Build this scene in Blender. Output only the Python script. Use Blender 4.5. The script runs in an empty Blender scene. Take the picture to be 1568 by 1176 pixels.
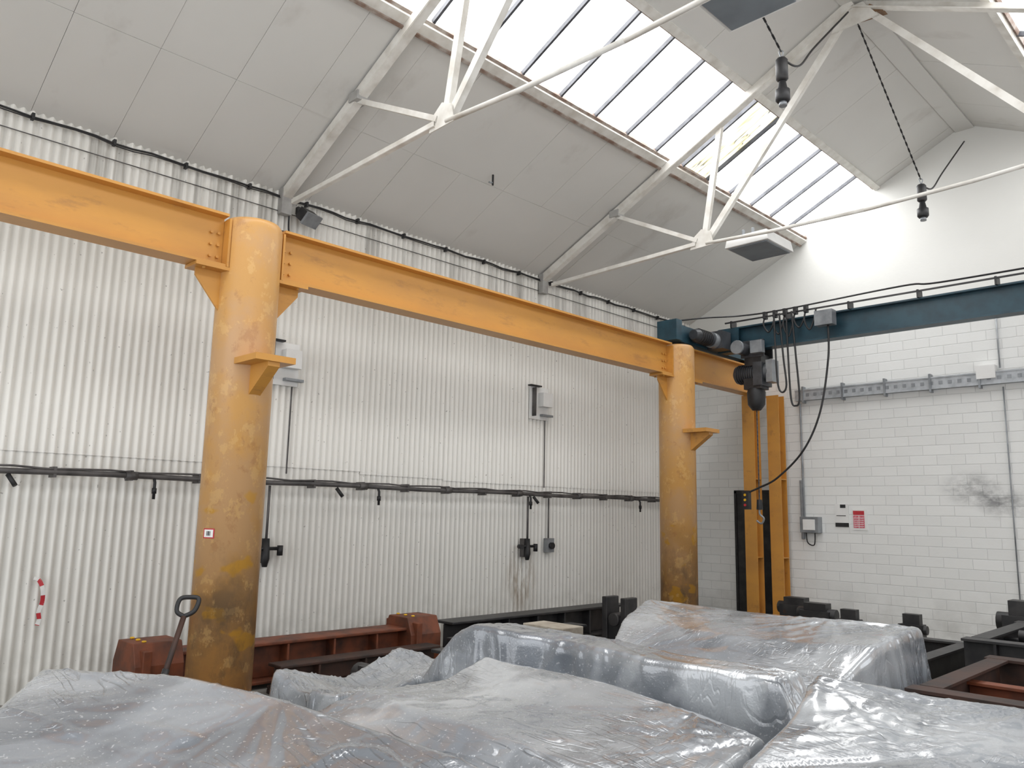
import bpy, math, random
import numpy as np
from mathutils import Vector, Matrix, noise
random.seed(7)
S=bpy.context.scene
# ------------------------------------------------------------ materials
def srgb(r,g,b):
    f=lambda c:(c/255/12.92) if c/255<=.04045 else ((c/255+.055)/1.055)**2.4
    return (f(r),f(g),f(b),1)
class NT:
    def __init__(s,name):
        s.m=bpy.data.materials.new(name); s.m.use_nodes=True
        s.n=s.m.node_tree.nodes; s.l=s.m.node_tree.links
        s.b=s.n['Principled BSDF']; s.out=s.n['Material Output']
        tc=s.n.new('ShaderNodeTexCoord'); s.co=tc.outputs['Object']
    def L(s,a,b): s.l.new(a,b)
    def mapping(s,scale=(1,1,1),loc=(0,0,0),rot=(0,0,0)):
        m=s.n.new('ShaderNodeMapping'); m.inputs['Scale'].default_value=scale; m.inputs['Location'].default_value=loc; m.inputs['Rotation'].default_value=rot
        s.L(s.co,m.inputs['Vector']); return m.outputs[0]
    def noise(s,scale,detail=4,rough=.55,vec=None,dist=0):
        t=s.n.new('ShaderNodeTexNoise'); t.inputs['Scale'].default_value=scale; t.inputs['Detail'].default_value=detail
        t.inputs['Roughness'].default_value=rough; t.inputs['Distortion'].default_value=dist
        s.L(vec or s.co,t.inputs['Vector']); return t.outputs['Fac']
    def ramp(s,fac,stops):
        r=s.n.new('ShaderNodeValToRGB'); e=r.color_ramp.elements
        while len(e)<len(stops): e.new(.5)
        for k,(p,c) in zip(e,stops):
            k.position=p; k.color=c if len(c)==4 else (*c,1)
        s.L(fac,r.inputs[0]); return r.outputs[0]
    def mask(s,fac,a,b):
        return s.ramp(fac,[(a,(0,0,0,1)),(b,(1,1,1,1))])
    def mix(s,fac,a,b,mode='MIX'):
        m=s.n.new('ShaderNodeMix'); m.data_type='RGBA'; m.blend_type=mode
        for sock,v in ((m.inputs[0],fac),(m.inputs[6],a),(m.inputs[7],b)):
            if hasattr(v,'is_linked') or hasattr(v,'links'): s.L(v,sock)
            else: sock.default_value=v
        return m.outputs[2]
    def math(s,op,a,b=0,c=None):
        m=s.n.new('ShaderNodeMath'); m.operation=op; m.use_clamp=False
        for i,v in enumerate((a,b) if c is None else (a,b,c)):
            if hasattr(v,'links'): s.L(v,m.inputs[i])
            else: m.inputs[i].default_value=v
        return m.outputs[0]
    def sep(s):
        x=s.n.new('ShaderNodeSeparateXYZ'); s.L(s.co,x.inputs[0]); return x.outputs
    def ss(s,v,a,b):
        m=s.n.new('ShaderNodeMapRange'); m.interpolation_type='SMOOTHSTEP'
        m.inputs[1].default_value=a; m.inputs[2].default_value=b; s.L(v,m.inputs[0]); return m.outputs[0]
    def blob(s,c,r):
        m=s.n.new('ShaderNodeMapping'); m.vector_type='POINT'
        m.inputs['Scale'].default_value=(1/r[0],1/r[1],1/r[2]); m.inputs['Location'].default_value=(-c[0]/r[0],-c[1]/r[1],-c[2]/r[2])
        s.L(s.co,m.inputs[0])
        d=s.n.new('ShaderNodeVectorMath'); d.operation='LENGTH'; s.L(m.outputs[0],d.inputs[0])
        return s.ss(d.outputs['Value'],1,.1)
    def bump(s,h,strength=.3,dist=.01,nrm=None):
        b=s.n.new('ShaderNodeBump'); b.inputs['Strength'].default_value=strength; b.inputs['Distance'].default_value=dist
        s.L(h,b.inputs['Height'])
        s.L(b.outputs[0],s.b.inputs['Normal']); return b.outputs[0]
    def set(s,col=None,rough=None,metal=None,spec=None):
        if col is not None:
            if hasattr(col,'links'): s.L(col,s.b.inputs['Base Color'])
            else: s.b.inputs['Base Color'].default_value=col
        if rough is not None:
            if hasattr(rough,'links'): s.L(rough,s.b.inputs['Roughness'])
            else: s.b.inputs['Roughness'].default_value=rough
        if metal is not None: s.b.inputs['Metallic'].default_value=metal
        if spec is not None: s.b.inputs['Specular IOR Level'].default_value=spec
        return s.m
def simple(name,c1,c2=None,scale=6,rough=.5,metal=0,bump=.15,bs=40):
    t=NT(name); c2=c2 or tuple(x*.7 for x in c1[:3])+(1,)
    t.set(t.mix(t.mask(t.noise(scale,3),.4,.7),c1,c2),rough,metal)
    if bump>.2: t.bump(t.noise(bs,3),bump,.004)
    return t.m
def m_corr():
    t=NT('corrugated_white_paint'); x,y,z=t.sep()
    base=t.mix(t.noise(.8,3),srgb(243,241,235),srgb(231,229,223))
    streak=t.mask(t.noise(1,4,.65,t.mapping((1,9,.35))),.46,.70)
    up=t.ss(z,3.7,4.7)
    col=t.mix(t.math('MULTIPLY',streak,t.math('MULTIPLY_ADD',up,.7,.08)),base,srgb(146,143,136))
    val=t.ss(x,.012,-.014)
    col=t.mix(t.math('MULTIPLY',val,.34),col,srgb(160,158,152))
    low=t.ss(z,.9,.0)
    col=t.mix(t.math('MULTIPLY',low,t.math('MULTIPLY',t.mask(t.noise(5,4),.3,.7),.45)),col,srgb(150,146,136))
    st=t.math('MULTIPLY',t.blob((0,7.85,.72),(.5,.42,.6)),t.mask(t.noise(1,4,.7,t.mapping((1,14,1.6))),.42,.6))
    col=t.mix(t.math('MULTIPLY',st,.8),col,srgb(124,98,60))
    st=t.mask(t.noise(30,1),.75,.78)
    col=t.mix(t.math('MULTIPLY',st,.5),col,srgb(90,84,76))
    t.set(col,.4); return t.m
def m_brick():
    t=NT('painted_block_wall')
    tc=t.n.new('ShaderNodeCombineXYZ'); x,y,z=t.sep(); t.L(x,tc.inputs[0]); t.L(z,tc.inputs[1])
    b=t.n.new('ShaderNodeTexBrick'); t.L(tc.outputs[0],b.inputs['Vector'])
    b.inputs['Scale'].default_value=1; b.inputs['Brick Width'].default_value=.36; b.inputs['Row Height'].default_value=.14
    b.inputs['Mortar Size'].default_value=.007; b.inputs['Mortar Smooth'].default_value=.7
    b.inputs['Color1'].default_value=srgb(238,239,237); b.inputs['Color2'].default_value=srgb(232,233,231); b.inputs['Mortar'].default_value=srgb(216,217,216)
    below=t.ss(z,4.55,4.45)
    plain=t.mix(t.noise(1.5,3),srgb(236,236,232),srgb(228,228,224))
    col=t.mix(below,plain,b.outputs['Color'])
    n=t.mask(t.noise(3.4,6,.7,t.mapping((1,1,1.5))),.36,.64)
    sm=t.math('MULTIPLY',t.math('ADD',t.blob((4.36,12.06,2.05),(.5,.6,.30)),t.blob((4.75,12.06,1.86),(.45,.6,.26))),n)
    col=t.mix(t.math('MULTIPLY',sm,.8),col,srgb(112,112,114))
    dr=t.math('MULTIPLY',t.ss(z,.9,0),t.mask(t.noise(4,4),.35,.7))
    col=t.mix(t.math('MULTIPLY',dr,.4),col,srgb(150,148,142))
    t.set(col,.5)
    h=t.math('MULTIPLY',t.math('SUBTRACT',1,b.outputs['Fac']),below)
    h=t.math('ADD',h,t.math('MULTIPLY',t.noise(20,3),.35))
    t.bump(h,.4,.008); return t.m
def m_roof():
    t=NT('white_roof_lining')
    col=t.mix(t.noise(.6,4),srgb(222,221,217),srgb(204,202,197))
    col=t.mix(t.math('MULTIPLY',t.mask(t.noise(1.0,5,.6,t.mapping((1,1.5,1),(3,1,0))),.60,.78),.4),col,srgb(160,152,142))
    t.set(col,.5); t.bump(t.noise(2.2,2),.15,.02); return t.m
def m_orange():
    t=NT('ochre_column_paint'); x,y,z=t.sep()
    top=t.mix(t.mask(t.noise(2.2,5,.6),.42,.6),srgb(208,157,90),srgb(200,157,110))
    low=t.mix(t.mask(t.noise(2.6,6,.65),.42,.6),srgb(176,130,76),srgb(140,108,74))
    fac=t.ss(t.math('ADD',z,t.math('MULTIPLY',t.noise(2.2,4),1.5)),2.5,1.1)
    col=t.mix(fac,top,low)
    yp=t.math('MULTIPLY',t.mask(t.noise(3.0,3,.5,t.mapping((1,1,1.3),(4,2,5))),.60,.64),t.ss(z,2.3,1.5))
    col=t.mix(t.math('MULTIPLY',yp,.75),col,srgb(208,152,44))
    sc=t.mask(t.noise(5,8,.72,t.mapping((1,1,.7),(2,2,2))),.56,.63)
    col=t.mix(t.math('MULTIPLY',sc,.45),col,srgb(170,120,76))
    hl=t.mask(t.noise(7,6,.7,t.mapping((1,1,.8),(7,2,9))),.56,.60)
    col=t.mix(t.math('MULTIPLY',hl,.5),col,srgb(224,182,120))
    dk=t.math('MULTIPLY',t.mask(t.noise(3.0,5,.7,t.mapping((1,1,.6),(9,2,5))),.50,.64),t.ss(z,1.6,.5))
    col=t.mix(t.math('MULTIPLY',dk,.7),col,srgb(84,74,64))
    t.set(col,.36); t.bump(t.noise(5,8,.72,t.mapping((1,1,.7),(2,2,2))),.3,.01); return t.m
def m_beam():
    t=NT('ochre_beam_paint')
    col=t.mix(t.mask(t.noise(1.5,5,.6,t.mapping((1,.6,2))),.4,.7),srgb(206,148,68),srgb(190,136,68))
    sc=t.mask(t.noise(5,8,.72,t.mapping((1,.3,1),(2,2,2))),.56,.70)
    col=t.mix(t.math('MULTIPLY',sc,.55),col,srgb(142,100,62))
    t.set(col,.38); return t.m
def m_wrap():
    t=NT('shrink_wrap_film'); x,y,z=t.sep()
    c=t.mix(t.mask(t.noise(.8,3,.5,t.mapping((1,1,1),(1,5,2))),.40,.60),srgb(176,180,184),srgb(126,132,140))
    c=t.mix(t.math('MULTIPLY',t.mask(t.noise(2.0,4,.5,t.mapping((1,.55,1),(5,5,1),(0,0,.4))),.52,.58),.55),c,srgb(82,88,96))
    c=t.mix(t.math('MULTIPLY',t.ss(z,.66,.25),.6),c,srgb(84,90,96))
    c=t.mix(t.math('MULTIPLY',t.mask(t.noise(60,2,.5),.64,.70),.4),c,srgb(215,217,219))
    t.set(c,t.ramp(t.noise(3,3),[(.3,(.10,)*3+(1,)),(.7,(.26,)*3+(1,))]),0,1.0)
    t.b.inputs['IOR'].default_value=1.55
    t.b.inputs['Coat Weight'].default_value=.9; t.b.inputs['Coat Roughness'].default_value=.06
    m=t.mask(t.noise(1.1,2,.5,t.mapping((1,1,1),(8,3,1))),.50,.62)
    n1=t.noise(2.4,1,.4,t.mapping((1,5,1),(0,0,0),(0,0,.5)),1.2)
    w=t.math('MULTIPLY',t.math('MINIMUM',t.math('ABSOLUTE',t.math('SUBTRACT',n1,.5)),.05),m)
    n2=t.noise(4,1,.5,t.mapping((4,1,1),(0,0,0),(0,0,-.3)),.8); w2=t.math('MULTIPLY',t.math('MINIMUM',t.math('ABSOLUTE',t.math('SUBTRACT',n2,.5)),.05),t.mask(t.noise(.9,2,.5,t.mapping((1,1,1),(2,9,1))),.5,.64))
    h=t.math('ADD',t.math('ADD',w,t.math('MULTIPLY',w2,.3)),t.math('MULTIPLY',t.noise(90,1),.006))
    t.bump(h,1.0,.13); return t.m
def m_glass(name,st):
    t=NT(name); e=t.n.new('ShaderNodeEmission')
    d=t.mask(t.noise(16,4,.7),.64,.72)
    c=t.mix(t.math('MULTIPLY',d,.7),(1,1,1,1),srgb(150,150,140))
    t.L(c,e.inputs[0]); e.inputs[1].default_value=st
    t.L(e.outputs[0],t.out.inputs[0]); return t.m
def m_glass2():
    t=NT('skylight_see_through_pane'); e=t.n.new('ShaderNodeEmission')  # yellow and dark structure outside the pane, painted into its glow
    n=t.noise(2.5,3,.6,t.mapping((.35,3.4,.35)))
    c=t.ramp(n,[(.47,srgb(252,252,250)),(.50,srgb(238,232,196)),(.53,srgb(230,220,174)),(.55,srgb(100,96,86)),(.56,srgb(220,220,212)),(.59,srgb(252,252,250))])
    t.L(c,e.inputs[0]); e.inputs[1].default_value=1.7
    t.L(e.outputs[0],t.out.inputs[0]); return t.m
CORR=m_corr();BRICK=m_brick();ROOF=m_roof();ORANGE=m_orange();BEAM=m_beam();WRAP=m_wrap();GLASS=m_glass('skylight_wired_glass',7.0);GLASSR=m_glass('unseen_right_skylight_glow',4.0);GLASS2=m_glass2()  # right skylight is unseen, mirrored in; its glow dimmed to soften the beam's shadow
WHITE=simple('white_truss_paint',srgb(230,228,222),srgb(204,199,190),5,.45)
GREYT=simple('grey_rafter_paint',srgb(172,171,168),srgb(144,142,139),5,.5)
BROWN=simple('rusty_frame_paint',srgb(124,100,86),srgb(180,172,164),6,.6)
BARS=simple('glazing_bar_lead',srgb(92,94,100),srgb(60,62,68),6,.5)
BLUE=simple('blue_crane_paint',srgb(40,74,88),srgb(30,54,66),4,.4)
BLACK=simple('black_rubber',srgb(28,28,30),srgb(44,44,46),8,.5)
DARK=simple('dark_machine_paint',srgb(34,34,36),srgb(56,54,54),6,.45)
MID=simple('grimy_motor_casing',srgb(70,72,76),srgb(40,42,46),6,.4)
PIPE=simple('grimy_pipe',srgb(92,89,88),srgb(52,50,50),5,.45)
GREY=simple('grey_metal',srgb(150,154,158),srgb(120,124,128),6,.35,.3)
GALV=simple('galvanised_steel',srgb(186,190,194),srgb(160,164,168),9,.4,.3)
RUST=simple('red_oxide_rust',srgb(118,62,36),srgb(62,38,28),5,.6,0,.4,18)
RUSTD=simple('dark_rust',srgb(66,42,32),srgb(34,28,26),5,.6,0,.4,18)
YEL=simple('yellow_paint_mark',srgb(220,170,30),None,6,.5)
PAPER=simple('white_plastic',srgb(236,236,234),srgb(226,226,224),4,.4,0,0)
RED=simple('red_print',srgb(196,50,60),srgb(180,40,50),9,.5,0,0)
PINK=simple('pink_print',srgb(204,80,96),srgb(222,150,160),60,.5,0,0)
WOOD=simple('weathered_timber',srgb(176,168,154),srgb(140,130,116),7,.7)
TIMB=simple('brown_timber',srgb(140,108,80),srgb(104,78,56),7,.7)
PLAST=simple('white_wall_paint',srgb(234,233,229),srgb(224,223,218),2,.6)
LENS=simple('fixture_diffuser',srgb(132,140,146),srgb(114,120,126),3,.3,0,0)
CONC=NT('concrete_floor'); CONC.set(CONC.mix(CONC.noise(2,6,.65),srgb(146,143,137),srgb(106,103,98)),.6); CONC=CONC.m
# ------------------------------------------------------------ builder
class B:
    def __init__(s): s.v=[];s.f=[];s.mi=[];s.sm=[];s.mats=[]
    def mat(s,m):
        if m not in s.mats: s.mats.append(m)
        return s.mats.index(m)
    def add(s,vs,fs,m,smooth=False):
        o=len(s.v); s.v+= [tuple(x) for x in vs]; k=s.mat(m)
        for i,f in enumerate(fs):
            s.f.append([o+j for j in f]); s.mi.append(k); s.sm.append(smooth if isinstance(smooth,bool) else smooth[i])
    def hexa(s,p,m):
        s.add(p,[(3,2,1,0),(4,5,6,7),(0,1,5,4),(1,2,6,5),(2,3,7,6),(3,0,4,7)],m)
    def box(s,x0,x1,y0,y1,z0,z1,m):
        s.hexa([(x0,y0,z0),(x1,y0,z0),(x1,y1,z0),(x0,y1,z0),(x0,y0,z1),(x1,y0,z1),(x1,y1,z1),(x0,y1,z1)],m)
    def bar(s,a,b,w,h,m,up=(0,0,1)):
        a=Vector(a);b=Vector(b);d=(b-a).normalized();u=Vector(up)
        r=d.cross(u)
        if r.length<1e-3: r=d.cross(Vector((1,0,0)))
        r.normalize();u=r.cross(d)
        p=[]
        for e in (a,b):
            p.append([e-r*w/2-u*h/2,e+r*w/2-u*h/2,e+r*w/2+u*h/2,e-r*w/2+u*h/2])
        s.hexa(p[0]+p[1],m)
    def angle(s,a,b,w,t,m,up=(0,0,1)):
        a=Vector(a);b=Vector(b);d=(b-a).normalized();u=Vector(up);r=d.cross(u)
        if r.length<1e-3: r=d.cross(Vector((1,0,0)))
        r.normalize();u=r.cross(d)
        s.bar(a-u*w/2,b-u*w/2,w,t,m,up); s.bar(a+r*w/2,b+r*w/2,t,w,m,up)
    def tube(s,pts,r,m,n=10,caps=True):
        pts=[Vector(p) for p in pts]; vs=[];N=len(pts);rr=r if isinstance(r,(list,tuple)) else [r]*N
        pr=None
        for i,p in enumerate(pts):
            d=(pts[min(i+1,N-1)]-pts[max(i-1,0)]).normalized()
            if pr is None:
                pr=d.cross(Vector((0,0,1)))
                if pr.length<.05: pr=d.cross(Vector((1,0,0)))
            pr=(pr-d*pr.dot(d)).normalized(); q=d.cross(pr)
            for k in range(n):
                a=2*math.pi*k/n; vs.append(p+(pr*math.cos(a)+q*math.sin(a))*rr[i])
        fs=[];sm=[]
        for i in range(N-1):
            for k in range(n):
                fs.append((i*n+k,i*n+(k+1)%n,(i+1)*n+(k+1)%n,(i+1)*n+k)); sm.append(True)
        if caps:
            fs.append(tuple(range(n))[::-1]); fs.append(tuple((N-1)*n+k for k in range(n))); sm+=[False,False]
        s.add(vs,fs,m,sm)
    def prism(s,poly,ext,m):
        e=Vector(ext);n=len(poly);p=[Vector(q) for q in poly]
        fs=[tuple(range(n))[::-1],tuple(range(n,2*n))]+[(i,(i+1)%n,n+(i+1)%n,n+i) for i in range(n)]
        s.add(p+[q+e for q in p],fs,m)
    def ibeam(s,a,b,w,h,t,m,up=(0,0,1)):
        a=Vector(a);b=Vector(b);u=Vector(up)
        s.bar(a+u*(h/2-t/2),b+u*(h/2-t/2),w,t,m,up);s.bar(a-u*(h/2-t/2),b-u*(h/2-t/2),w,t,m,up);s.bar(a,b,t*.7,h-t*2,m,up)
    def obj(s,name,parent=None,bevel=0):
        me=bpy.data.meshes.new(name); me.from_pydata(s.v,[],s.f)
        for m in s.mats: me.materials.append(m)
        me.polygons.foreach_set('material_index',s.mi); me.polygons.foreach_set('use_smooth',s.sm)
        me.update()
        o=bpy.data.objects.new(name,me); bpy.context.collection.objects.link(o)
        if parent: o.parent=parent
        if bevel:
            md=o.modifiers.new('bevel','BEVEL'); md.width=bevel; md.segments=2; md.limit_method='ANGLE'; md.angle_limit=math.radians(50)
        return o
def smoothpath(pts,n=8):
    P=[Vector(p) for p in pts]; P=[P[0]]+P+[P[-1]]; o=[]
    for i in range(1,len(P)-2):
        for k in range(n):
            t=k/n; a,b,c,d=P[i-1:i+3]
            o.append(.5*((2*b)+(c-a)*t+(2*a-5*b+4*c-d)*t*t+(3*b-a-3*c+d)*t**3))
    return o+[P[-2]]
# ------------------------------------------------------------ room shell
Y0=-3.2;L=12.07;XR=9.22;XM=4.61;ZE=4.95;K=.488
zr=lambda x: ZE+K*(x if x<=XM else XR-x)
b=B()
def corrsheet(y0,y1,z0,z1,xo):
    n=int((y1-y0)/.076*8); vs=[];fs=[]
    for i in range(n+1):
        y=y0+(y1-y0)*i/n; x=xo+.015*math.sin(2*math.pi*y/.076)
        vs+= [(x,y,z0),(x,y,z1)]
    fs=[(2*i,2*i+2,2*i+3,2*i+1) for i in range(n)]
    b.add(vs,fs,CORR,True)
edges=[Y0,-1.1,1.0,3.1,5.2,6.45,8.3,10.4,L-.01]
for i in range(len(edges)-1):
    zl=2.04+(.05 if i<4 else (0.02 if i<5 else .0))
    corrsheet(edges[i],edges[i+1]+.04,zl-.06,5.0,.008+.003*(i%2))
    corrsheet(edges[i],edges[i+1]+.04,0,zl,.0+.002*(i%2))
b.box(-.2,-.03,Y0,L,0,5.1,PLAST)
b.obj('wall_left')
b=B(); b.prism([(-.2,L,0),(XR+.2,L,0),(XR+.2,L,ZE+.1),(XM,L,ZE+K*XM+.25),(-.2,L,ZE+.1)],(0,.2,0),BRICK); b.obj('wall_far')
b=B(); yb=Y0-.2
b.box(-.2,1.2,yb,Y0,0,4.3,PLAST); b.box(8.0,XR+.2,yb,Y0,0,4.3,PLAST)  # wide unseen doorway between these piers, added to let sky light fill the room
b.prism([(-.2,yb,4.3),(XR+.2,yb,4.3),(XR+.2,yb,ZE+.1),(XM,yb,ZE+K*XM+.25),(-.2,yb,ZE+.1)],(0,.2,0),PLAST); b.obj('wall_back')
b=B(); b.box(XR,XR+.2,Y0,L,0,1.6,PLAST); b.box(XR,XR+.2,Y0,L,4.5,5.1,PLAST)
for y in (Y0,.2,3.8,7.4,11.0): b.box(XR,XR+.2,y,min(y+.5 if y<11 else L,L),1.6,4.5,PLAST)  # unseen window openings left between piers, added to let in fill light
b.obj('wall_right')
b=B(); b.box(-.2,XR+.2,Y0-.2,L+.2,-.2,0,CONC); b.obj('floor')
XL,XU=2.23,3.34
b=B()
def slab(x0,x1,y0,y1,o0,o1,m,mir=False):
    nx,nz=-K/math.hypot(1,K),1/math.hypot(1,K)
    def P(x,y,o):
        X=x+nx*o; Z=ZE+K*x+nz*o
        return (XR-X if mir else X,y,Z)
    if o0==o1: b.add([P(x0,y0,o0),P(x1,y0,o0),P(x1,y1,o0),P(x0,y1,o0)],[(0,1,2,3)],m)
    else: b.hexa([P(x0,y0,o0),P(x1,y0,o0),P(x1,y1,o0),P(x0,y1,o0),P(x0,y0,o1),P(x1,y0,o1),P(x1,y1,o1),P(x0,y1,o1)],m)
for mir in (False,True):
    for (a,c) in ((-.15,XL-.05),(XU+.05,XM+.0)):
        slab(a,c,Y0,L,.045,.16,ROOF,mir)
        y=Y0
        segs=[(a,(a+c)/2),((a+c)/2,c)] if c<3 else [(a,c)]
        while y<L-.05:
            y1=min(y+.685,L)
            for (p,q) in segs:
                o=random.uniform(0,.006)
                slab(max(p,0.0)+.0015,q-.0015,y+.0015,y1-.0015,.025+o,.045,ROOF,mir)
            y=y1
b.box(XM-.12,XM+.12,Y0,L,zr(XM)-.05,zr(XM)+.02,ROOF)
b.obj('ceiling')
for wi,mir in ((1,False),(2,True)):
    b=B()
    y=L-.02; k=0
    while y>Y0+.1:
        y1=y-.6
        slab(XL,XU,y1,y,.10,.10,GLASSR if mir else (GLASS2 if k==5 else GLASS),mir)
        slab(XL-.02,XU+.02,y1-.014,y1+.014,.05,.098,BARS,mir)
        y=y1;k+=1
    slab(XL-.09,XL-.0,Y0,L-.01,.0,.14,WHITE,mir); slab(XL-.0,XL+.03,Y0,L-.01,.04,.095,BROWN,mir)
    slab(XU,XU+.08,Y0,L-.01,.0,.14,WHITE,mir); slab(XU-.02,XU,Y0,L-.01,.05,.095,BROWN,mir)
    slab(XL-.12,XL-.09,Y0,L-.01,-.02,.02,BROWN,mir)
    slab(XL-.1,XU+.1,Y0,L-.01,.15,.17,PLAST,mir)
    b.obj('window_%d'%wi)
# ------------------------------------------------------------ trusses
def truss(y):
    b=B()
    for mir in (0,1):
        X=lambda x: XR-x if mir else x
        off=.05
        b.angle((X(.02),y,zr(.02)-off),(X(XM),y,zr(XM)-off),.09,.012,WHITE)
        b.bar((X(.05),y,zr(.05)-.01),(X(XL-.1),y,zr(XL-.1)-.01),.10,.04,GREYT)
        b.angle((X(0.25),y+.002,4.82),(X(2.60),y+.002,4.88),.045,.007,WHITE)
        b.tube([(X(2.74),y,4.86),(X(3.6),y,4.81),(XM,y,4.79)],.022,WHITE,8)
        b.bar((X(1.40),y-.013,zr(1.40)-.09),(X(2.62),y-.013,4.92),.008,.05,WHITE)
        b.bar((X(1.40),y+.008,zr(1.40)-.115),(X(2.62),y+.008,4.895),.042,.007,WHITE)
        b.bar((X(2.70),y+.015,4.92),(X(2.95),y+.015,zr(2.95)-.05),.008,.07,WHITE,up=(1,0,0)); b.bar((X(2.72),y+.05,4.92),(X(2.97),y+.05,zr(2.95)-.05),.06,.008,WHITE,up=(1,0,0))
        b.bar((X(2.75),y+.026,4.93),(X(4.50),y+.026,7.04),.008,.07,WHITE); b.bar((X(2.77),y+.062,4.92),(X(4.52),y+.062,7.03),.06,.008,WHITE)
        b.prism([(X(2.52),y-.006,4.82),(X(2.84),y-.006,4.83),(X(2.80),y-.006,5.0),(X(2.68),y-.006,5.05),(X(2.56),y-.006,4.96)],(0,.012,0),WHITE)
        b.box(*sorted((X(1.32),X(1.47))),y-.07,y+.07,zr(1.4)-.11,zr(1.4)-.02,GREYT)
        b.box(*sorted((X(0.04),X(.12))),y-.06,y+.06,4.72,5.0,GREYT)
    b.prism([(XM-.25,y-.012,6.9),(XM+.25,y-.012,6.9),(XM+.1,y-.012,7.12),(XM-.1,y-.012,7.12)],(0,.024,0),WHITE)
    b.prism([(XM+.02,y+.02,6.98),(XM+.30,y+.02,6.95),(XM+.16,y+.02,7.08)],(0,.12,0),TIMB)
    return b.obj('roof_truss')
for y in (8.1375,4.0255,-.09): truss(y)
# ------------------------------------------------------------ columns + runway
def column(x,y,sgn=1):
    b=B(); r=.25
    prof=[(.0,.25),(3.88,.25),(3.92,.245),(3.95,.225),(3.96,.18)]
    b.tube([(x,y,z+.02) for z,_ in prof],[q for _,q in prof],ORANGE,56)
    b.box(x-.38,x+.38,y-.38,y+.38,0,.03,ORANGE)
    x0=x+sgn*.2;x1=x+sgn*.56; zb=2.73
    b.box(min(x0,x1),max(x0,x1),y-.17,y+.17,zb,zb+.05,BEAM)
    b.prism([(x+sgn*.22,y-.05,zb),(x+sgn*.53,y-.05,zb),(x+sgn*.53,y-.05,zb-.035),(x+sgn*.24,y-.05,zb-.24)],(0,.1,0),BEAM)
    for s2 in (-1,1):
        b.box(x-.11,x+.11,*sorted((y+s2*.22,y+s2*.50)),3.50,3.528,BEAM)
        b.prism([(x-.01,y+s2*.22,3.5),(x-.01,y+s2*.46,3.5),(x-.01,y+s2*.46,3.44),(x-.01,y+s2*.24,3.17)],(.02,0,0),BEAM)
        b.box(x-.11,x+.11,*sorted((y+s2*.235,y+s2*.253)),3.53,3.94,BEAM)
        for zz in (3.62,3.72,3.82):
            for dy in (.30,.36): b.tube([(x+.01,y+s2*dy,zz),(x+.03,y+s2*dy,zz)],.013,BEAM,6)
        for xx in (-.07,.07): b.tube([(x+xx,y+s2*.42,3.485),(x+xx,y+s2*.42,3.56)],.014,BEAM,6)
    return b.obj('steel_column')
column(1.44,3.015);column(1.44,9.45);column(7.78,9.45,-1)
def runway(x,segs):
    b=B()
    for a,c in segs:
        b.ibeam((x,a,3.755),(x,c,3.755),.2,.45,.022,BEAM)
        b.box(x-.025,x+.025,a,c,3.98,4.0,RUSTD)
    return b.obj('crane_runway_beam')
runway(1.44,[(Y0+.05,2.76),(3.27,9.2),(9.7,11.98)])
runway(7.78,[(4.2,9.2),(9.7,11.98)])
def endpost(x,y,w=.2):
    b=B(); b.ibeam((x,y,0),(x,y,3.53),w,.2,.014,BEAM,up=(0,1,0))
    b.box(x-.15,x+.15,y-.12,y+.12,0,.02,BEAM)
    for z in (1.0,2.2): b.box(x-w/2,x+w/2,y-.085,y+.085,z,z+.015,BEAM)
    return b.obj('steel_end_post')
endpost(1.40,11.62,.2); endpost(1.70,11.86,.2); endpost(7.78,11.7)
# ------------------------------------------------------------ crane bridge
b=B()
YB=10.5
b.box(1.33,1.55,9.35,11.45,4.03,4.27,BLUE)
for yy in (9.5,11.3): b.tube([(1.36,yy,4.10),(1.52,yy,4.10)],.09,DARK,20)
b.box(1.28,1.60,9.22,9.36,4.03,4.32,BLUE)
b.tube([(1.66,9.55,4.14),(1.66,9.62,4.14),(1.66,10.0,4.14)],[.07,.095,.095],MID,18); b.tube([(1.66,10.0,4.14),(1.66,10.12,4.14)],.115,GREY,18)
for k in range(6): b.tube([(1.66,9.66+k*.05,4.14),(1.66,9.67+k*.05,4.14)],.108,DARK,18)
b.box(1.55,1.8,10.1,10.34,4.02,4.28,MID)
b.ibeam((1.56,YB,4.19),(7.66,YB,4.19),.19,.36,.022,BLUE)
b.box(7.67,7.89,9.35,11.45,4.03,4.27,BLUE)
b.box(1.56,1.9,YB-.12,YB-.097,4.02,4.36,BLUE)
b.bar((1.7,YB-.14,4.44),(7.6,YB-.14,4.44),.02,.02,DARK)
for i in range(7):
    x=1.8+i*.86; b.box(x-.012,x+.012,YB-.15,YB-.0,4.36,4.46,DARK)
b.box(3.12,3.36,YB-.30,YB-.16,4.16,4.36,GREY)
for i in range(5):
    x=2.35+i*.15
    b.tube(smoothpath([(x,YB-.16,4.45),(x-.02,YB-.18,4.32-.03*(i%3)),(x+.05,YB-.18,4.2-.05*(i%3)),(x+.12,YB-.18,4.3),(x+.14,YB-.16,4.44)],6),.012,BLACK,6)
    b.box(x-.02,x+.02,YB-.2,YB-.12,4.40,4.50,BLACK)
for x,z in ((2.50,3.32),(2.68,3.12)):
    b.tube(smoothpath([(x,YB-.2,4.44),(x+.01,YB-.2,3.8),(x+.03,YB-.2,z+.1),(x+.09,YB-.2,z),(x+.15,YB-.2,z+.1),(x+.12,YB-.2,3.8),(x+.08,YB-.2,4.44)],6),.013,BLACK,6)
b.tube(smoothpath([(1.4,9.4,4.34),(1.7,9.8,4.42),(2.0,10.3,4.50),(2.6,YB-.14,4.50),(4.2,YB-.14,4.54),(4.8,YB-.14,4.50),(7.6,YB-.14,4.50)],8),.012,BLACK,6)
b.obj('overhead_crane_bridge',bevel=.004)
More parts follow.
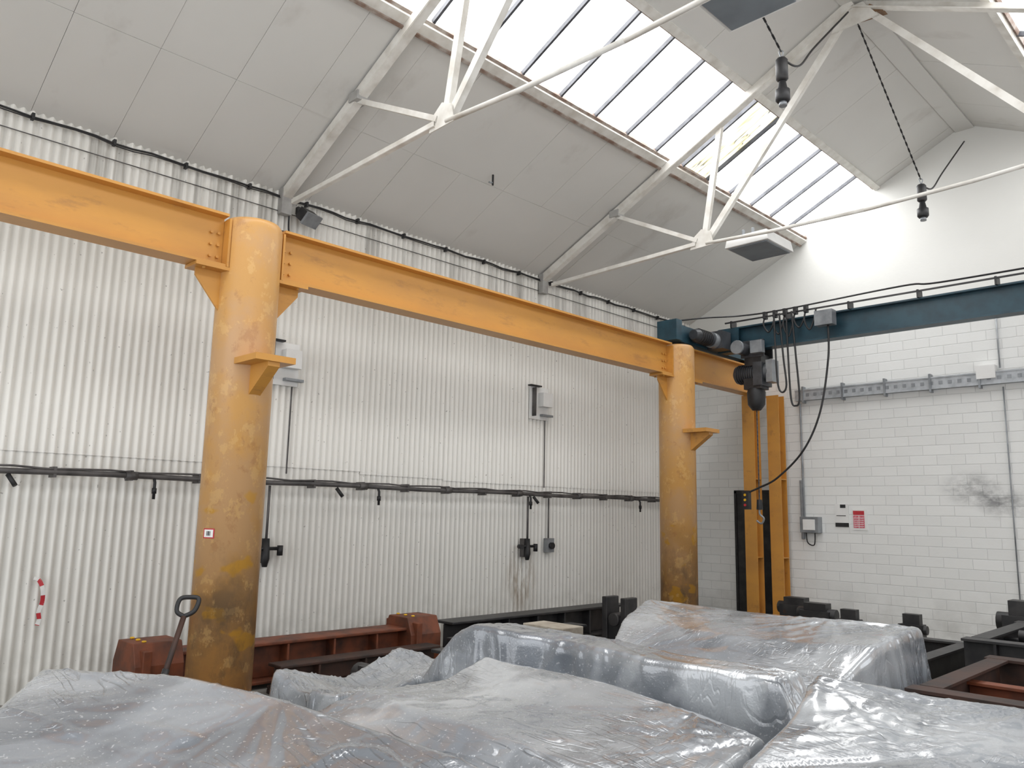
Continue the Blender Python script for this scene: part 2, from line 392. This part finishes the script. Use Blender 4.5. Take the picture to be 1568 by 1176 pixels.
# hoist
b=B(); hx=2.12;hy=YB
b.box(hx-.18,hx+.18,hy-.14,hy-.115,3.88,4.13,MID); b.box(hx-.18,hx+.18,hy+.115,hy+.14,3.88,4.13,DARK)
for xx in (-.1,.1):
    for s2 in (-1,1): b.tube([(hx+xx,hy+s2*.112,4.06),(hx+xx,hy+s2*.04,4.06)],.05,GREY,14)
b.tube([(hx-.10,hy-.14,4.0),(hx-.10,hy-.36,4.0)],.09,MID,16); b.tube([(hx-.10,hy-.36,4.0),(hx-.10,hy-.40,4.0)],.10,GREY,16)
b.box(hx+.02,hx+.2,hy-.24,hy-.14,3.92,4.1,GREY)
b.box(hx-.13,hx+.13,hy-.13,hy+.13,3.76,3.92,DARK)
b.tube([(hx-.34,hy-.02,3.66),(hx-.30,hy-.02,3.66),(hx+.2,hy-.02,3.66),(hx+.27,hy-.02,3.66)],[.07,.13,.13,.09],MID,22)
for k in range(8): b.tube([(hx-.26+k*.035,hy-.02,3.66),(hx-.25+k*.035,hy-.02,3.66)],.145,DARK,22)
b.box(hx+.02,hx+.16,hy-.18,hy+.12,3.46,3.80,MID)
b.box(hx+.2,hx+.3,hy-.14,hy+.06,3.5,3.82,GREY)
b.box(hx-.14,hx+.12,hy-.15,hy+.1,3.42,3.58,DARK)
b.tube([(hx,hy-.05,3.44),(hx,hy-.05,3.38),(hx,hy-.05,3.20),(hx,hy-.05,3.12)],[.11,.13,.12,.06],BLACK,16)
for i in range(44):
    z=3.14-i*.03; o=.009
    if i%2: b.box(hx-o,hx+o,hy-.056,hy-.044,z-.02,z+.02,MID)
    else: b.box(hx-.005,hx+.005,hy-.05-o*1.3,hy-.05+o*1.3,z-.02,z+.02,MID)
b.tube([(hx,hy-.05,1.86),(hx,hy-.05,1.72)],[.035,.045],BLACK,10)
b.tube(smoothpath([(hx,hy-.05,1.74),(hx,hy-.05,1.66),(hx+.06,hy-.05,1.6),(hx+.02,hy-.05,1.53),(hx-.05,hy-.05,1.57)],5),[.014]*21,GREY,8)
b.obj('electric_chain_hoist',bevel=.004)
b=B()
b.tube(smoothpath([(3.28,YB-.24,4.16),(3.27,YB-.26,3.7),(3.15,YB-.3,3.0),(2.9,YB-.3,2.5),(2.5,YB-.25,2.15),(2.2,YB-.2,2.02),(2.02,YB-.2,1.95)],8),.014,BLACK,8)
b.box(1.96,2.06,YB-.25,YB-.17,1.72,1.98,BLACK)
for k in range(3): b.tube([(2.01,YB-.26,1.78+k*.07),(2.01,YB-.25,1.78+k*.07)],.018,YEL if k else RED,10)
b.obj('crane_pendant_control')
# ------------------------------------------------------------ wall pipe & fittings
b=B(); zp=1.86; xp=.15
b.tube([(xp,Y0+.02,zp+.01)]+[(xp,-3+i*.5,zp+.006*math.sin(i*1.3)) for i in range(30)]+[(xp,L-.15,zp)],.025,PIPE,14)
b.tube([(xp+.01,Y0+.02,zp+.04)]+[(xp+.01,-3+i*.25,zp+.036+.008*math.sin(i*2.1)) for i in range(59)],.009,PIPE,8)
y=-2.9;k=0
while y<11.8:
    b.box(.03,.17,y-.012,y+.012,zp-.04,zp+.05,PIPE)
    if k%2: b.tube([(xp,y-.05,zp),(xp,y+.05,zp)],.036,PIPE,12)
    if k%4==1:
        b.tube([(xp,y+.2,zp),(xp+.03,y+.2,zp-.05),(xp+.03,y+.2,zp-.2)],.014,BLACK,8); b.tube([(xp+.03,y+.2,zp-.10),(xp+.03,y+.2,zp-.15)],.022,BLACK,8)
    if k%5==2:
        b.tube([(xp,y+.28,zp-.03),(xp+.05,y+.33,zp-.12)],.02,BLACK,8)
    y+=.62;k+=1
b.obj('compressed_air_pipe')
def valve(y,z):
    b=B()
    b.tube([(.12,y,zp-.03),(.12,y,z+.1)],.014,PIPE,8)
    b.box(0.03,.1,y-.05,y+.05,z-.12,z+.12,PIPE)
    b.tube([(.12,y,z-.16),(.12,y,z-.08),(.12,y,z+.12)],[.025,.045,.035],BLACK,12)
    b.tube([(.12,y-.16,z+.02),(.12,y+.16,z+.02)],.018,BLACK,8)
    b.tube([(.12,y-.16,z+.02),(.20,y-.18,z+.02)],.03,BLACK,10); b.tube([(.12,y+.16,z+.05),(.12,y+.16,z-.05)],.03,BLACK,10)
    return b.obj('air_line_valve')
valve(7.85,1.15); valve(4.05,1.18)
b=B(); b.box(0.03,.10,8.27,8.41,1.08,1.27,GREY); b.tube([(.1,8.34,1.17),(.14,8.34,1.17)],.045,BLACK,14)
b.tube([(.05,8.34,1.27),(.05,8.34,1.82)],.01,PIPE,6); b.obj('wall_socket')
def wbox(y,z):
    b=B(); b.box(0.03,.05,y-.20,y+.18,z-.24,z+.22,PAPER); b.box(.05,.15,y-.03,y+.16,z-.06,z+.14,PAPER)
    b.box(.05,.12,y-.16,y-.14,z-.2,z+.20,PIPE); b.box(.04,.11,y-.24,y-.02,z+.215,z+.235,BLACK)
    b.box(.05,.11,y+.0,y+.22,z-.19,z-.16,GREY)
    b.tube([(.04,y+.12,z-.2),(.04,y+.12,zp+.1)],.009,PIPE,6)
    return b.obj('wall_junction_box',bevel=.004)
wbox(4.15,3.12); wbox(8.13,3.14)
b=B()
pts=[]
for i in range(90):
    y=Y0+.1+i*.168; pts.append((.06,y,4.925+.006*math.sin(i*1.7)-(.01 if i%5 in(2,3) else 0)))
b.tube(pts,.010,BLACK,6); b.tube([(p[0]+.015,p[1],p[2]-.022+.006*math.sin(k*.9)) for k,p in enumerate(pts)],.006,BLACK,6)
for i in range(0,90,4): b.box(.03,.085,pts[i][1]-.012,pts[i][1]+.012,4.89,4.945,BLACK)
b.tube([(.04,Y0+.01,4.76),(.04,L-.1,4.76)],.005,PIPE,6)
b.obj('eaves_cable')
b=B()
b.box(.03,.08,4.18,4.28,4.78,4.86,BLACK); b.bar((.08,4.23,4.82),(.18,4.23,4.78),.025,.025,BLACK)
b.bar((.14,4.23,4.77),(.24,4.26,4.68),.19,.13,DARK); b.bar((.23,4.26,4.69),(.25,4.265,4.67),.21,.15,GREY)
b.tube(smoothpath([(.06,4.1,4.87),(.08,4.08,4.75),(.05,4.1,4.6),(.05,4.12,4.5)],6),.010,BLACK,6)
b.tube([(.05,4.12,4.42),(.05,4.12,4.5)],.03,DARK,8)
b.obj('floodlight')
b=B()
tp=[(.05,2.02,.99),(.06,2.06,.97),(.07,2.09,.90),(.06,2.10,.8),(.06,2.08,.72),(.06,2.09,.66),(.06,2.08,.61)]
tp=smoothpath(tp,6)
for i in range(len(tp)-1): b.bar(tp[i],tp[i+1],.006,.032,RED if (i//5)%2 else PAPER,up=(0,1,0))
b.obj('barrier_tape_strip')
b=B(); b.tube([(1.15,6.08,5.53),(1.15,6.08,5.40)],.012,BLACK,8); b.tube([(1.15,6.02,5.42),(1.15,6.08,5.43)],.01,GREY,8); b.obj('ceiling_hook')
# ------------------------------------------------------------ far wall fittings
b=B(); yw=L-.001
b.box(1.97,7.0,yw-.08,yw-.07,3.45,3.6,GALV); b.box(1.97,7.0,yw-.08,yw,3.44,3.45,GALV)
for z in (3.44,3.595): b.box(1.97,7.0,yw-.09,yw-.06,z,z+.02,GALV)
x=2.1
while x<7:
    b.box(x-.014,x+.014,yw-.1,yw,3.40,3.66,GREY)
    x+=.62
x=2.15
while x<6.9:
    b.box(x,x+.05,yw-.083,yw-.079,3.50,3.55,GREY); x+=.12
b.box(4.55,4.78,yw-.11,yw,3.52,3.70,PAPER)
b.obj('cable_tray')
b=B(); b.box(2.0,2.29,yw-.14,yw,1.40,1.64,GREY); b.box(2.05,2.24,yw-.15,yw-.14,1.44,1.6,PAPER)
b.tube([(2.03,yw-.04,1.64),(2.03,yw-.04,3.40)],.016,GREY,8); b.box(1.98,2.02,yw-.06,yw,1.3,2.2,GREY)
b.tube(smoothpath([(2.06,yw-.06,1.4),(2.08,yw-.06,1.25),(2.18,yw-.06,1.22),(2.2,yw-.06,1.4)],6),.01,BLACK,6)
b.obj('electrical_control_box',bevel=.005)
b=B(); b.box(2.50,2.70,yw-.012,yw,1.50,1.84,PAPER); b.box(2.50,2.70,yw-.016,yw-.012,1.50,1.56,BLACK); b.box(2.58,2.66,yw-.016,yw-.012,1.78,1.83,BLACK); b.box(2.52,2.66,yw-.015,yw-.012,1.66,1.67,BLACK); b.obj('safety_notice')
b=B(); b.box(2.76,2.97,yw-.012,yw,1.46,1.76,PAPER); b.box(2.77,2.93,yw-.016,yw-.012,1.68,1.74,RED); b.box(2.77,2.93,yw-.016,yw-.012,1.49,1.67,PINK)
for k in range(5): b.box(2.78,2.92,yw-.018,yw-.016,1.51+k*.03,1.518+k*.03,PAPER)
b.box(2.85,2.855,yw-.018,yw-.016,1.49,1.67,PAPER); b.obj('fire_action_poster')
b=B(); b.tube([(4.82,yw-.02,4.5),(4.82,yw-.02,3.66)],.011,GALV,6);b.tube([(4.84,yw-.02,3.4),(4.84,yw-.02,.0)],.009,GREY,6); b.obj('wall_conduit')
b=B(); b.box(.88,1.60,yw-.03,yw,0,2.0,DARK); b.box(.84,.88,yw-.045,yw,0,2.04,BLACK); b.box(1.60,1.64,yw-.045,yw,0,2.04,BLACK); b.box(.84,1.64,yw-.045,yw,2.0,2.05,BLACK); b.box(.94,1.54,yw-.04,yw-.03,.1,1.9,DARK); b.tube([(1.5,yw-.08,1.0),(1.5,yw-.03,1.0)],.02,GREY,8)
b.obj('door_1')
# ------------------------------------------------------------ light fixtures
def fixture(x0,x1,y0,y1,z0):
    b=B()
    b.hexa([(x0,y0,z0),(x1,y0,z0),(x1,y1,z0),(x0,y1,z0),(x0+.02,y0+.02,z0+.13),(x1-.02,y0+.02,z0+.13),(x1-.02,y1-.02,z0+.13),(x0+.02,y1-.02,z0+.13)],PAPER)
    b.box(x0+.03,x1-.03,y0+.03,y1-.03,z0-.015,z0-.001,LENS)
    b.box(x0+.2,x0+.23,y0+.05,y0+.08,z0+.12,z0+.2,GREY); b.box(x1-.23,x1-.2,y0+.05,y0+.08,z0+.12,z0+.2,GREY)
    b.box((x0+x1)/2-.1,(x0+x1)/2+.1,(y0+y1)/2-.1,(y0+y1)/2+.1,z0+.13,z0+.19,GREY)
    return b.obj('suspended_light_fixture',bevel=.008)
fixture(2.95,3.5,8.20,8.85,4.76); fixture(5.10,5.62,4.04,4.56,4.88)
# ------------------------------------------------------------ hanging sockets
def chain(b,a,c,m):
    a=Vector(a);c=Vector(c);n=int((c-a).length/.045); d=(c-a).normalized()
    r=d.cross(Vector((0,1,0))).normalized();u=r.cross(d)
    for i in range(n):
        p=a.lerp(c,(i+.5)/n)
        b.bar(p-d*.026,p+d*.026,.018 if i%2 else .006,.006 if i%2 else .018,m,up=tuple(u))
def pendant(x,y,top,apexA,apexB):
    b=B(); z=top
    b.tube([(x,y,z),(x,y,z-.02),(x,y,z-.2),(x,y,z-.22)],[.04,.055,.055,.035],DARK,14)
    b.tube([(x,y,z-.22),(x,y,z-.3),(x,y,z-.31),(x,y,z-.40),(x,y,z-.42)],[.03,.045,.065,.065,.05],BLACK,14)
    b.tube([(x,y,z-.42),(x,y,z-.46)],.035,GREY,12)
    b.tube(smoothpath([(x,y,z),(x+.02,y,z+.06),(x-.02,y,z+.08),(x,y,z)],4),.006,GREY,6)
    chain(b,(x,y,z+.07),apexA,DARK)
    b.tube(smoothpath([(x+.03,y,z-.03),(x+.05,y+.25,z+.02),tuple(Vector((x,y,z)).lerp(Vector(apexB),.45)-Vector((0,0,.12))),apexB],8),.010,BLACK,6)
    return b.obj('hanging_power_socket')
pendant(4.61,6.36,5.70,(4.58,4.3,7.0),(4.6,8.0,6.98))
pendant(4.61,10.0,5.66,(4.58,8.3,7.02),(4.61,12.0,6.95))
# ------------------------------------------------------------ wrapped machines
def wrap(name,rows,flare=.14,amp=.02,seed=0,res=.021,mid=.5,smooth=2,fold=1.0):
    G=np.array(rows,float)
    corners=[G[0,0],G[0,-1],G[-1,0],G[-1,-1],G[0,G.shape[1]//2]]
    def ring(G,out,zf,zabs=None):
        R,C,_=G.shape; H=np.zeros((R+2,C+2,3)); H[1:-1,1:-1]=G
        for i in range(R+2):
            for j in range(C+2):
                if 0<i<R+1 and 0<j<C+1: continue
                ii=min(max(i-1,0),R-1); jj=min(max(j-1,0),C-1)
                s=G[ii,jj].copy(); o=np.array([0.,0.])
                for cond,q in ((i==0,G[0,jj]-G[1,jj]),(i==R+1,G[-1,jj]-G[-2,jj]),(j==0,G[ii,0]-G[ii,1]),(j==C+1,G[ii,-1]-G[ii,-2])):
                    if cond: q=q[:2]; o+=q/(np.linalg.norm(q)+1e-9)
                s[:2]+=o*out; s[2]=s[2]*zf if zabs is None else zabs
                H[i,j]=s
        return H
    G=ring(G,.015,.985); G=ring(G,flare*.45,mid); G=ring(G,flare,1,.015)
    def resample(G,axis):
        if axis==1: G=G.transpose(1,0,2)
        out=[]
        for i in range(G.shape[0]-1):
            d=np.linalg.norm(G[i+1]-G[i],axis=1).mean(); n=max(1,int(d/res+.5))
            for k in range(n): out.append(G[i]+(G[i+1]-G[i])*k/n)
        out.append(G[-1]); G=np.array(out)
        return G.transpose(1,0,2) if axis==1 else G
    G=resample(resample(G,0),1)
    for _ in range(smooth):
        H=G.copy(); H[1:-1,1:-1]=(G[:-2,1:-1]+G[2:,1:-1]+G[1:-1,:-2]+G[1:-1,2:])/4; G=H
    n0,n1=G.shape[:2]
    gx=np.gradient(G,axis=1);gy=np.gradient(G,axis=0); N=np.cross(gx,gy); N/= (np.linalg.norm(N,axis=2,keepdims=True)+1e-9)
    if N[n0//2,n1//2,2]<0: N=-N
    for i in range(1,n0-1):
        for j in range(1,n1-1):
            p=G[i,j]
            a=noise.noise(Vector((p[0]*1.1,p[1]*1.1,seed+p[2])))
            g=noise.noise(Vector((p[0]*.9+5,p[1]*.9,seed*2.)))
            pat=min(max(g*2.5+.3,0),1)
            w=noise.noise(Vector((p[0]*1.2+a*1.0+p[1],p[1]*4-p[0]*1.6,seed*3+p[2]*1.5)))
            w2=noise.noise(Vector((p[0]*5+a*2,p[1]*1.6+a*2,seed*5+p[2]*2)))
            side=1-abs(N[i,j,2])
            pl=noise.noise(Vector((p[0]*6,p[1]*6,p[2]*.8+seed)))
            h=a*amp*.6+pat*max(.14-abs(w)*1.8,0)*amp*5.0+max(.12-abs(w2)*1.8,0)*amp*2.0+side*pl*amp*.7
            # tension folds fanning out of the snagged corners
            for ci,c in enumerate(corners):
                dx=p[0]-c[0];dy=p[1]-c[1];d=math.hypot(dx,dy)
                if d<1.6:
                    ang=math.atan2(dy,dx+1e-6)
                    q=noise.noise(Vector((math.cos(ang)*5.5,math.sin(ang)*5.5,seed*7+ci*3.3+d*.35)))
                    h+=fold*.016*(.35-abs(q)*1.6)*min(d/.15,1)*math.exp(-d/.5)
            G[i,j]=p+N[i,j]*h
    G[...,2]=np.maximum(G[...,2],.012)
    vs=[tuple(q) for q in G.reshape(-1,3)]
    fs=[(i*n1+j,i*n1+j+1,(i+1)*n1+j+1,(i+1)*n1+j) for i in range(n0-1) for j in range(n1-1)]
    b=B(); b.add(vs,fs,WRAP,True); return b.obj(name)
wrap('shrink_wrapped_machine',[ # front left
 [(3.42,1.20,.87),(4.01,1.60,.87),(4.56,1.76,.85),(5.47,1.92,.79),(5.9,2.0,.70)],
 [(4.00,.85,.78),(4.30,1.08,.71),(4.75,1.2,.68),(5.5,1.35,.70),(6.0,1.45,.64)],
 [(4.60,.1,.68),(4.75,.2,.68),(5.1,.3,.68),(5.6,.4,.72),(6.1,.5,.64)]],flare=.42,seed=1,mid=.42,amp=.022)
wrap('shrink_wrapped_machine',[ # centre front plateau
 [(4.00,3.44,.76),(4.85,3.55,.72),(5.45,3.48,.69),(5.80,3.42,.65)],
 [(4.05,3.08,.68),(4.85,3.05,.67),(5.5,3.0,.66),(5.87,2.95,.63)],
 [(4.05,2.50,.68),(4.8,2.5,.67),(5.5,2.5,.65),(5.89,2.45,.60)],
 [(3.95,2.14,.56),(4.8,2.2,.50),(5.5,2.3,.5),(5.88,2.3,.5)]],flare=.05,seed=4,mid=.5,amp=.018,fold=1.3)
wrap('shrink_wrapped_machine',[ # centre back
 [(3.12,4.0,.50),(3.40,4.05,.80),(3.55,4.08,.85),(4.30,4.18,.83),(4.94,4.12,.81),(5.62,4.18,.82),(5.74,4.15,.6)],
 [(3.16,3.62,.46),(3.42,3.70,.80),(3.56,3.72,.87),(4.25,3.90,.82),(4.94,3.90,.80),(5.62,3.96,.81),(5.75,3.9,.56)]],flare=.07,seed=7,mid=.5,amp=.016,fold=1.2)
wrap('shrink_wrapped_machine',[ # low left item beyond
 [(2.55,3.9,.58),(2.8,3.95,.56),(3.0,3.95,.5)],
 [(2.72,3.3,.46),(3.05,3.3,.42),(3.30,3.3,.48)],
 [(2.95,2.65,.62),(3.3,2.6,.55),(3.7,2.6,.6)]],flare=.08,seed=11,amp=.04,fold=1.5)
wrap('shrink_wrapped_machine',[ # back
 [(3.33,6.05,.88),(4.1,6.15,.85),(4.9,6.25,.85),(5.5,6.35,.85)],
 [(3.55,5.4,.78),(4.2,5.4,.76),(4.9,5.45,.76),(5.5,5.5,.79)],
 [(3.9,4.75,.58),(4.4,4.75,.58),(4.9,4.8,.58),(5.5,4.9,.62)]],flare=.1,seed=15,amp=.016,fold=1.3)
wrap('shrink_wrapped_machine',[ # front right
 [(5.86,3.86,.88),(6.3,4.05,.82),(6.7,4.15,.81),(7.5,4.2,.81)],
 [(5.98,3.3,.77),(6.4,3.3,.74),(6.9,3.3,.76),(7.5,3.3,.76)],
 [(6.05,2.75,.70),(6.5,2.65,.70),(7.0,2.6,.72),(7.5,2.6,.72)]],flare=.08,seed=21,fold=1.4)
# ------------------------------------------------------------ rusty steel
def rustbeam(x,y0,y1,z,w,h,mat,name='rusty_steel_beam',ends=True):
    b=B()
    b.ibeam((x,y0,z+h/2),(x,y1,z+h/2),w,h,.03,mat)
    b.box(x-w/2,x+w/2,y0,y0+.05,0,z,mat); b.box(x-w/2,x+w/2,y1-.05,y1,0,z,mat)
    yy=y0+.4
    while yy<y1-.3:
        b.box(x-w/2+.01,x+w/2-.01,yy-.012,yy+.012,z+.03,z+h-.03,mat); yy+=.5
    if ends:
        for ye in (y0-.01,y1-.39):
            b.prism([(x-w*.75,ye,z+.0),(x+w*.75,ye,z+.0),(x+w*.75,ye,z+h*.8),(x+w*.5,ye,z+h+.10),(x-w*.5,ye,z+h+.10),(x-w*.75,ye,z+h*.8)],(0,.4,0),mat)
            for k in (-1,0,1): b.tube([(x+k*w*.4,ye+.1,z+h+.10),(x+k*w*.4,ye+.1,z+h+.115)],.02,YEL,8)
            b.box(x-w*.85,x+w*.85,ye+.05,ye+.12,z,z+h+.05,mat)
    return b.obj(name,bevel=.008)
rustbeam(.62,2.6,5.75,.04,.32,.36,RUST)
rustbeam(1.06,3.7,5.5,.04,.22,.22,RUSTD,ends=False)
rustbeam(.62,6.0,9.2,.04,.30,.36,DARK,'black_steel_beam',ends=False)
rustbeam(1.15,5.7,7.7,.04,.26,.26,DARK,'black_steel_beam',ends=False)
rustbeam(2.0,4.8,6.6,.04,.3,.34,DARK,'black_steel_beam',ends=False)
b=B(); b.box(2.42,2.9,5.4,5.68,.44,.62,WOOD); b.box(2.5,2.82,5.42,5.66,.0,.44,DARK); b.obj('timber_packing_block',bevel=.006)
b=B(); x=1.5;y=8.05
for s2 in (-1,1): b.box(x+s2*.14-.04,x+s2*.14+.04,y-.12,y+.12,0,.62,DARK)
b.box(x-.10,x+.10,y-.10,y+.10,0,.38,DARK); b.tube([(x,y-.13,.36),(x,y+.13,.36)],.08,DARK,14); b.obj('black_casting',bevel=.01)
def frame(x0,x1,y0,y1,z0,z1,m1,m2,deck=True):
    b=B(); h=z1-z0; zc=(z0+z1)/2
    for x in (x0,x1,(x0*2+x1)/3): b.ibeam((x,y0+.1,zc),(x,y1-.1,zc),.14,h,.02,m1)
    for y in (y0,y1): b.ibeam((x0-.1,y,zc),(x1,y,zc),.16,h,.022,m1,up=(0,0,1))
    ym=(y0+y1)/2; b.ibeam((x0,ym,zc-.03),(x1,ym,zc-.03),.12,h*.8,.02,m2)
    b.box(x0+.1,x1,y0+.12,y1-.12,z0+.01,z0+.03,m2)
    for x in (x0,x1):
        for yy in (y0,y1): b.box(x-.08,x+.08,yy-.07,yy+.07,0,z0,m1)
    x=x0+.15
    while x<x1-.1:
        b.box(x-.012,x+.012,y0-.075,y0+.075,z0+.02,z1-.02,m1)
        b.tube([(x+.2,y0-.012,zc),(x+.2,y0-.008,zc)],.03,m2,10); x+=.42
    if deck:
        b.box(x0+.3,x0+.75,ym-.5,ym-.2,z1-.1,z1+.06,m1); b.tube([(x0+.2,ym-.35,z1),(x0+.85,ym-.35,z1)],.05,m1,12)
        b.box(x0+1.0,x0+1.6,y1-.6,y1-.25,z1-.1,z1+.08,m1)
    return b.obj('black_steel_frame',bevel=.006)
frame(5.80,8.3,5.5,7.2,.30,.58,RUSTD,RUST,False); frame(5.5,8.4,7.7,9.4,.3,.64,DARK,DARK); frame(3.0,5.0,7.4,9.2,.15,.40,DARK,RUSTD,False)
def blk(x,y,z,s,name='black_gearbox'):
    b=B(); b.box(x-s,x+s,y-s*.6,y+s*.6,0,z*.8,DARK); b.box(x-s*.75,x+s*.75,y-s*.45,y+s*.45,z*.8,z,DARK)
    b.tube([(x-s*1.3,y,z*.7),(x+s*1.3,y,z*.7)],s*.42,DARK,14)
    for k in (-.6,.6): b.tube([(x+k*s,y-s*.62,z*.6),(x+k*s,y-s*.6,z*.6)],.03,RUSTD,8)
    return b.obj(name,bevel=.01)
blk(2.25,11.2,.50,.20); blk(2.78,10.7,.5,.2); blk(3.6,9.75,.56,.12); blk(4.25,9.9,.56,.12); blk(5.35,10.2,.78,.24); blk(1.9,4.2,.3,.22)
# ------------------------------------------------------------ shovel + tag
b=B()
bt=Vector((1.76,2.40,.22));tp=Vector((1.62,2.62,.80))
d=(tp-bt).normalized()
b.tube([bt,tp],.02,RUSTD,10)
b.tube([bt,bt.lerp(tp,.4)],.026,DARK,10)
r=Vector((.44,.9,0)).normalized()
b.tube(smoothpath([tp,tp+d*.04-r*.06,tp+d*.13-r*.065,tp+d*.145,tp+d*.13+r*.065,tp+d*.04+r*.06,tp],6),.017,BLACK,8)
nrm=d.cross(r)
pl=[bt-r*.11,bt+r*.11,bt+r*.12-d*.12,bt+r*.08-d*.19,bt-d*.22,bt-r*.08-d*.19,bt-r*.12-d*.12]
b.prism(pl,tuple(nrm*.006),RUSTD); b.obj('shovel')
b=B()
def ontag(z,ang,w,h,m,r):
    n=6;vs=[]
    for i in range(n+1):
        a=ang+(i/n-.5)*w/.25
        for zz in (z-h/2,z+h/2): vs.append((1.44+math.cos(a)*r,3.015+math.sin(a)*r,zz))
    b.add(vs,[(2*i,2*i+2,2*i+3,2*i+1) for i in range(n)],m,True)
a0=math.atan2(-3.0,6.17)-.66
ontag(1.40,a0,.10,.075,RED,.2535); ontag(1.40,a0,.08,.058,PAPER,.2545)
for k,o in enumerate((-.055,0,.055)): ontag(1.40,a0+o,.006 if k!=1 else .012,.034,BLACK,.2555)
b.obj('asset_number_tag')
# ------------------------------------------------------------ camera, world
f=1220.03;yaw=.7851;pit=.1609;rol=.0205
F=Vector((-math.sin(yaw)*math.cos(pit),math.cos(yaw)*math.cos(pit),math.sin(pit)))
R0=Vector((math.cos(yaw),math.sin(yaw),0));U0=R0.cross(F)
R=R0*math.cos(rol)+U0*math.sin(rol);U=R.cross(F)
cd=bpy.data.cameras.new('camera');cd.sensor_width=36;cd.lens=f/1568*36
co=bpy.data.objects.new('camera',cd);bpy.context.collection.objects.link(co)
M=Matrix((( R.x,U.x,-F.x,7.6139),(R.y,U.y,-F.y,0),(R.z,U.z,-F.z,1.6),(0,0,0,1)))
co.matrix_world=M; S.camera=co; cd.clip_start=.05
w=bpy.data.worlds.new('world');S.world=w;w.use_nodes=True
w.node_tree.nodes['Background'].inputs[0].default_value=(.93,.96,1,1);w.node_tree.nodes['Background'].inputs[1].default_value=2.4
S.view_settings.view_transform='Standard'
S.view_settings.exposure=-.04
